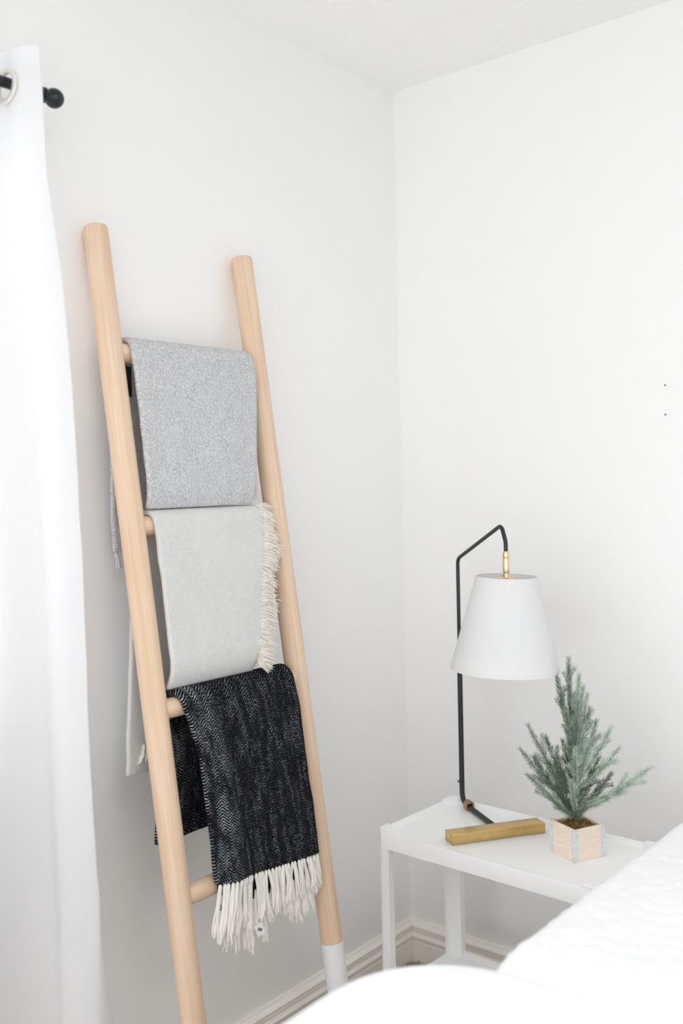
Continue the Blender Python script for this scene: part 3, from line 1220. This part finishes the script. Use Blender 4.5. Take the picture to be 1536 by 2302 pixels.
# (tip px, tip py, origin py on the trunk, depth offset of the tip, material, bow)
BR = [(1279, 1482, 1600, 0.000, 3, 0.0), (1253, 1524, 1665, -0.010, 0, 0.1), (1303, 1518, 1670, 0.010, 2, 0.12), (1321, 1563, 1720, 0.015, 2, 0.12),
      (1326, 1594, 1740, -0.010, 1, 0.12), (1188, 1632, 1815, 0.020, 3, 0.06), (1228, 1659, 1815, -0.020, 0, 0.08), (1171, 1685, 1832, 0.000, 3, 0.05),
      (1202, 1704, 1830, -0.035, 0, 0.08), (1188, 1743, 1838, -0.010, 3, 0.10), (1266, 1667, 1790, 0.030, 0, 0.1), (1255, 1703, 1815, -0.040, 0, 0.1),
      (1341, 1622, 1760, 0.040, 3, 0.12), (1374, 1637, 1765, 0.000, 2, 0.10), (1391, 1683, 1775, -0.010, 2, 0.16), (1462, 1726, 1815, 0.000, 2, 0.12),
      (1419, 1760, 1822, -0.030, 2, 0.12), (1374, 1741, 1820, 0.035, 0, 0.12), (1284, 1757, 1832, -0.070, 2, 0.06), (1293, 1690, 1800, -0.070, 2, 0.06),
      (1314, 1640, 1760, -0.040, 2, 0.1), (1233, 1786, 1842, -0.045, 1, 0.10), (1318, 1803, 1845, -0.030, 1, 0.1), (1346, 1704, 1800, 0.045, 0, 0.12),
      (1335, 1738, 1815, 0.060, 0, 0.12), (1272, 1590, 1715, -0.020, 1, 0.06), (1300, 1580, 1715, -0.030, 1, 0.06), (1262, 1740, 1832, 0.050, 0, 0.1),
      (1276, 1640, 1750, -0.015, 1, 0.03), (1240, 1735, 1835, 0.040, 1, 0.1), (1352, 1775, 1832, 0.020, 1, 0.1), (1310, 1690, 1790, 0.030, 0, 0.1),
      (1282, 1700, 1800, 0.045, 0, 0.1), (1325, 1665, 1780, -0.025, 2, 0.1), (1250, 1770, 1840, 0.025, 0, 0.1), (1300, 1770, 1838, 0.045, 0, 0.1),
      (1290, 1560, 1680, 0.012, 1, 0.05), (1312, 1545, 1690, -0.005, 2, 0.08)]
rn = random.Random(31)
for px, py, oy, dd, mi, bow in BR:
    tip = at(px, py, D0 + dd)
    org = trunk_at(oy)
    v = tip - org
    midp = org + v * 0.5 + Vector((v.x, v.y, 0)) * bow * 0.25 - Vector((0, 0, abs(v.length) * bow * 0.35))
    pts = curve_pts([org, midp, tip], 8)
    bm = bmesh.new()
    tube(bm, pts, [0.0014 * (1 - 0.6 * i / (len(pts) - 1)) for i in range(len(pts))], 5)
    br = link('branch', bm, M_TWIG, tree, smooth=True)
    bm = bmesh.new()
    needles(bm, pts, 0.001, 0.0145, rn, 1.0, start=0.06)
    # a pair of side twigs on the long ones
    if v.length > 0.085:
        for q, sgn in ((0.55, 1), (0.68, -1)):
            b0 = pts[int(q * (len(pts) - 1))]
            d = (tip - b0).normalized()
            side = d.cross(fwd).normalized() * sgn
            e = b0 + (d * 0.8 + side * 0.30 + fwd * rn.uniform(-.4, .2)).normalized() * v.length * 0.24
            tw = [b0, (b0 + e) / 2 + d * 0.002, e]
            needles(bm, curve_pts(tw, 4), 0.001, 0.0115, rn, 0.9)
    nd = link('needles', bm, NEEDLES[mi], br)
    nd['kind'] = 'stuff'

# needles round the trunk itself
bm = bmesh.new()
needles(bm, tp[6:], 0.001, 0.0125, rn, 0.8)
o = link('needles', bm, NEEDLES[1], tree)
o['kind'] = 'stuff'

# ------------------------------------------------------------------ bed
BX0, BX1, BY0, BY1 = 0.93, 1.87, -1.95, -0.04
bed = empty('bed', ((BX0 + BX1) / 2, (BY0 + BY1) / 2, 0), 'white double bed in the right foreground beside the side table', 'bed')
bm = bmesh.new()
for lo, hi in (((BX0 + 0.03, BY0 + 0.03, 0.35), (BX0 + 0.07, BY1, 0.40)), ((BX1 - 0.07, BY0 + 0.03, 0.35), (BX1 - 0.03, BY1, 0.40)),
               ((BX0 + 0.07, BY0 + 0.03, 0.35), (BX1 - 0.07, BY0 + 0.07, 0.40)), ((BX0 + 0.07, BY1 - 0.04, 0.35), (BX1 - 0.07, BY1, 0.40))):
    box(bm, lo, hi, 0.004, 2)
link('bed_frame', bm, M_MATTRESS, bed)
for k in range(12):
    y = BY0 + 0.12 + k * (BY1 - BY0 - 0.24) / 11
    bm = bmesh.new()
    box(bm, (BX0 + 0.07, y - 0.04, 0.38), (BX1 - 0.07, y + 0.04, 0.397), 0.003, 1)
    link('slat', bm, M_MATTRESS, bed)
bm = bmesh.new()
box(bm, (BX0 + 0.025, BY0 + 0.025, 0.40), (BX1 - 0.025, BY1, 0.622), 0.04, 4)
link('mattress', bm, M_MATTRESS, bed, smooth=True)
for x in (BX0 + 0.05, BX1 - 0.05):
    for y in (BY0 + 0.05, BY1 - 0.02):
        bm = bmesh.new()
        lathe(bm, [(0, 0), (0.016, 0), (0.020, 0.352), (0, 0.352)], Matrix.Translation((x, y, 0)), 20)
        link('leg', bm, M_MATTRESS, bed, smooth=True)


def round_cover(x0, x1, y0, y1, prof_fn, nring, ncirc, rc, zfun):
    """Cloth cover: rounded-rectangle rings from the middle outwards. prof_fn(normal) -> list of (offset, z)."""
    bm = bmesh.new()
    cx, cy = (x0 + x1) / 2, (y0 + y1) / 2
    # outline with outward normals
    out = []
    def corner(px, py, a0):
        for k in range(9):
            a = a0 + k / 8 * H
            out.append((px + rc * math.cos(a), py + rc * math.sin(a), math.cos(a), math.sin(a)))
    def side(ax, ay, bx, by, nx, ny, n):
        for k in range(1, n):
            q = k / n
            out.append((ax + (bx - ax) * q, ay + (by - ay) * q, nx, ny))
    ns = ncirc
    corner(x1 - rc, y1 - rc, 0)
    side(x1 - rc, y1, x0 + rc, y1, 0, 1, ns)
    corner(x0 + rc, y1 - rc, H)
    side(x0, y1 - rc, x0, y0 + rc, -1, 0, ns)
    corner(x0 + rc, y0 + rc, 2 * H)
    side(x0 + rc, y0, x1 - rc, y0, 0, -1, ns)
    corner(x1 - rc, y0 + rc, 3 * H)
    side(x1, y0 + rc, x1, y1 - rc, 1, 0, ns)
    rings = []
    for i in range(1, nring + 1):
        q = (i / nring) ** 0.8
        ring = []
        for px, py, nx, ny in out:
            x, y = cx + (px - cx) * q, cy + (py - cy) * q
            ring.append(bm.verts.new((x, y, zfun(x, y))))
        rings.append(ring)
    npf = len(prof_fn(1, 0))
    for j in range(npf):
        ring = []
        for px, py, nx, ny in out:
            off, z, k = prof_fn(nx, ny)[j]
            x, y = px + nx * off, py + ny * off
            zz = zfun(px, py) * (1 - k) + z * k if z is not None else zfun(px, py)
            wv = 0.012 * noise.noise(Vector((x * 5, y * 5, z * 3))) * k
            ring.append(bm.verts.new((x + nx * wv, y + ny * wv, zz)))
        rings.append(ring)
    n = len(out)
    for a, b in zip(rings, rings[1:]):
        for k in range(n):
            bm.faces.new((a[k], a[(k + 1) % n], b[(k + 1) % n], b[k]))
    c = bm.verts.new((cx, cy, zfun(cx, cy)))
    for k in range(n):
        bm.faces.new((c, rings[0][k], rings[0][(k + 1) % n]))
    return bm


# puckered quilt: fine grid with rounded shoulder down the left side
QZ = 0.680
bm = bmesh.new()
uvl = None
rows = []
xs = []
# section across x: vertical side, quarter round, flat top
r = 0.024
sec = [(BX0 - 0.012, 0.42 + (QZ - r - 0.42) * k / 14) for k in range(15)]
sec += [(BX0 - 0.012 + r - r * math.cos(a), QZ - r + r * math.sin(a)) for a in [H * k / 7 for k in range(1, 8)]]
sec += [(BX0 - 0.012 + r + (BX1 - BX0 - r) * (k / 130) ** 1.0, QZ) for k in range(1, 131)]
ny = 150
y_a, y_b = -1.20, -0.03
for i, (sx, sz) in enumerate(sec):
    row = []
    for j in range(ny + 1):
        y = y_a + (y_b - y_a) * j / ny
        d = noise.noise(Vector((sx * 62, y * 62, sz * 62)))
        d2 = noise.noise(Vector((sx * 120, y * 120, sz * 120 + 4)))
        big = noise.noise(Vector((sx * 5, y * 4, 2)))
        dz = 0.0032 * d + 0.0022 * d2
        nx = -1 if sz < QZ - r else 0
        if sz < QZ - r:
            row.append(bm.verts.new((sx - 0.004 - dz + 0.006 * big, y, sz)))
        else:
            dip = min(1.0, max(0.0, (-1.005 - y) / 0.10))
            dz -= 0.024 * dip * dip * (3 - 2 * dip)
            puff = 0.010 * max(0, min(1, (sx - BX0) / 0.25))
            row.append(bm.verts.new((sx, y, sz + dz + 0.010 * big * min(1, max(0, (sx - BX0) / 0.1)) + puff)))
    rows.append(row)
for i in range(len(rows) - 1):
    for j in range(ny):
        bm.faces.new((rows[i][j], rows[i + 1][j], rows[i + 1][j + 1], rows[i][j + 1]))
o = link('quilt', bm, M_QUILT, smooth=True)
tag(o, 'white puckered quilt over the head end of the bed', 'quilt')
sd = o.modifiers.new('thickness', 'SOLIDIFY')
sd.thickness = 0.006
sd.offset = 1

# smooth duvet folded over the foot end, bulging past the side of the bed


def duv_z(x, y):
    n = noise.noise(Vector((x * 2.2 + 4, y * 2.2, 0))) * 0.010 + noise.noise(Vector((x * 7, y * 5, 3))) * 0.003
    side = max(0.0, min(1.0, (x - 0.80) / 0.30))
    return 0.661 + 0.028 * math.sin(side * H) + n


def duv_prof(nx, ny):
    far = max(0.0, ny)            # 1 on the edge that lies on the quilt
    left = max(0.0, -nx)
    zlow = 0.42 * (1 - far) + 0.640 * far
    out = []
    for k in range(1, 9):
        a = H * k / 8
        rr = 0.075 * left + 0.04 * (1 - left)
        drop = 0.085 * (1 - far) + 0.035 * far
        out.append((rr * math.sin(a), 0.673 - drop * (1 - math.cos(a)), min(1, k / 4)))
    o8 = out[-1][0]
    z8 = out[-1][1]
    for k in range(1, 9):
        q = k / 8
        out.append((o8 + 0.01 * math.sin(q * 3) * (1 - far) - 0.03 * q * far, z8 + (zlow - z8) * q, 1.0))
    return out


bm = round_cover(0.805, 1.90, -1.93, -1.085, duv_prof, 26, 40, 0.15, duv_z)
o = link('duvet', bm, M_DUVET, smooth=True)
tag(o, 'smooth white duvet bulging over the side of the bed in the foreground', 'duvet')
ss = o.modifiers.new('smooth', 'SUBSURF')
ss.levels = ss.render_levels = 1

# ------------------------------------------------------------------ curtain and rod
ROD_X, ROD_Z = 0.100, 2.0735
rod = empty('curtain_rod', (0.0, -1.25, ROD_Z), 'dark metal curtain rod with a round end knob', 'curtain rod')
bm = bmesh.new()
tube(bm, [(ROD_X, -2.95, ROD_Z), (ROD_X, -1.195, ROD_Z)], 0.0098, 20)
o = link('rod', bm, M_RODMETAL, rod)
smooth_by_angle(o, 50)
bm = bmesh.new()
mt = Matrix.Translation((ROD_X, -1.201, ROD_Z)) @ Matrix.Rotation(-H, 4, 'X')
prof = [(0, 0), (0.0135, 0), (0.0135, 0.004), (0.0105, 0.0055), (0.0105, 0.009)]
for k in range(1, 16):
    a = math.radians(35) + (math.pi - math.radians(35)) * k / 15
    prof.append((0.0178 * math.sin(a), 0.0235 - 0.0178 * math.cos(a)))
prof[-1] = (0, 0.0235 + 0.0178)
lathe(bm, prof, mt, 32)
link('finial', bm, M_RODMETAL, rod, smooth=True)
for y in (-1.30, -2.75):
    bm = bmesh.new()
    tube(bm, [(0.002, y, ROD_Z - 0.02), (0.03, y, ROD_Z - 0.022), (0.075, y, ROD_Z - 0.022), (ROD_X, y, ROD_Z - 0.012)], 0.006, 10)
    link('bracket', bm, M_RODMETAL, rod, smooth=True)

cur = empty('curtain', (0.1, -1.95, 0.0), 'white grommet-top curtain hanging over the window at the left edge', 'curtain')
# edge of the front fold (x kept near the rod plane), by height
EDGE = [(0.00, -1.193), (0.36, -1.190), (0.62, -1.182), (0.87, -1.189), (1.20, -1.191), (1.52, -1.198), (1.745, -1.214), (1.91, -1.240), (2.06, -1.243), (2.16, -1.249)]
BACK = [(0.00, -1.10), (0.33, -1.117), (0.50, -1.150), (0.66, -1.185), (1.0, -1.22), (2.2, -1.262)]
ZT = 2.128
GY = [-1.278]
wl = 0.118
while GY[-1] > -2.72:
    GY.append(GY[-1] - wl)
XE = 0.160


def curtain_path(z):
    """Plan polyline of the curtain at height z, from the free edge on."""
    ye = lerp_table(EDGE, z)
    yb = lerp_table(BACK, z)
    deep = 0.056 * (0.75 + 0.25 * z / ZT)
    c = [(0.118, yb), (0.146, (yb + ye) / 2 + 0.003), (XE, ye)]
    shift = (ye + 1.249) * 0.7
    for i, g in enumerate(GY):
        yy = g + shift * max(0.0, 1 - (i / 5.0))
        s_ = 1 if i % 2 == 0 else -1
        if i == 0:
            c.append((0.142, (ye + yy) / 2 - 0.007))
        c.append((ROD_X + s_ * 0.018, yy + 0.001))
        c.append((ROD_X - s_ * 0.018, yy - 0.001))
        c.append((ROD_X - s_ * deep, yy - wl / 2))
    return c


zs = [0.012 + (1.97 - 0.012) * i / 60 for i in range(60)] + [1.97 + (ZT - 1.97) * i / 36 for i in range(37)]
bm = bmesh.new()
rows = []
for z in zs:
    pts = curve_pts([(x, y, z) for x, y in curtain_path(z)], 7)
    row = []
    for k, p in enumerate(pts):
        wv = 0.006 * noise.noise(Vector((p.y * 7, z * 2.5, 1.0))) * (1 - z / ZT) + 0.002 * noise.noise(Vector((p.y * 22, z * 14, 6.0))) * min(1, (ZT - z) * 4)
        row.append(bm.verts.new((max(p.x + wv, 0.035), p.y, z + (0.003 * math.sin(p.y * 60) if z == ZT else 0))))
    rows.append(row)
HOLE = 0.0255
shift0 = (lerp_table(EDGE, ROD_Z) + 1.249) * 0.7
holes = [Vector((ROD_X, g + shift0 * max(0.0, 1 - i / 5.0), ROD_Z - 0.006)) for i, g in enumerate(GY)]
for i in range(len(zs) - 1):
    for k in range(len(rows[0]) - 1):
        q = (rows[i][k], rows[i][k + 1], rows[i + 1][k + 1], rows[i + 1][k])
        c = (q[0].co + q[1].co + q[2].co + q[3].co) / 4
        if zs[i] > 1.98 and any((c - h_).length < HOLE for h_ in holes):
            continue
        bm.faces.new(q)
loose = [v for v in bm.verts if not v.link_faces]
bmesh.ops.delete(bm, geom=loose, context='VERTS')
o = link('fabric', bm, M_CURTAIN, cur, smooth=True)
for h_ in holes:
    bm = bmesh.new()
    prof = [(0.0215, -0.0022), (0.0225, -0.0030), (0.030, -0.0026), (0.0318, -0.0012), (0.0318, 0.0012), (0.030, 0.0026), (0.0225, 0.0030), (0.0215, 0.0022)]
    lathe(bm, prof, Matrix.Translation(h_) @ Matrix.Rotation(math.radians(86), 4, 'X'), 40, close=True)
    g_ = link('grommet', bm, M_GROMMET, cur, smooth=True)

# ------------------------------------------------------------------ two nails left in the right-hand wall
for z_, lab in ((1.5714, 'tiny upper nail in the bare right wall'), (1.5037, 'tiny lower nail in the bare right wall')):
    bm = bmesh.new()
    lathe(bm, [(0, 0.0), (0.0011, 0.0), (0.0011, 0.0035), (0.0016, 0.0038), (0.0016, 0.0048), (0.0012, 0.0053), (0, 0.0054)],
          Matrix.Translation((0.762, 0.0, z_)) @ Matrix.Rotation(H, 4, 'X'), 12)
    tag(link('nail', bm, M_RODMETAL), lab, 'nail', 'nails in the wall')
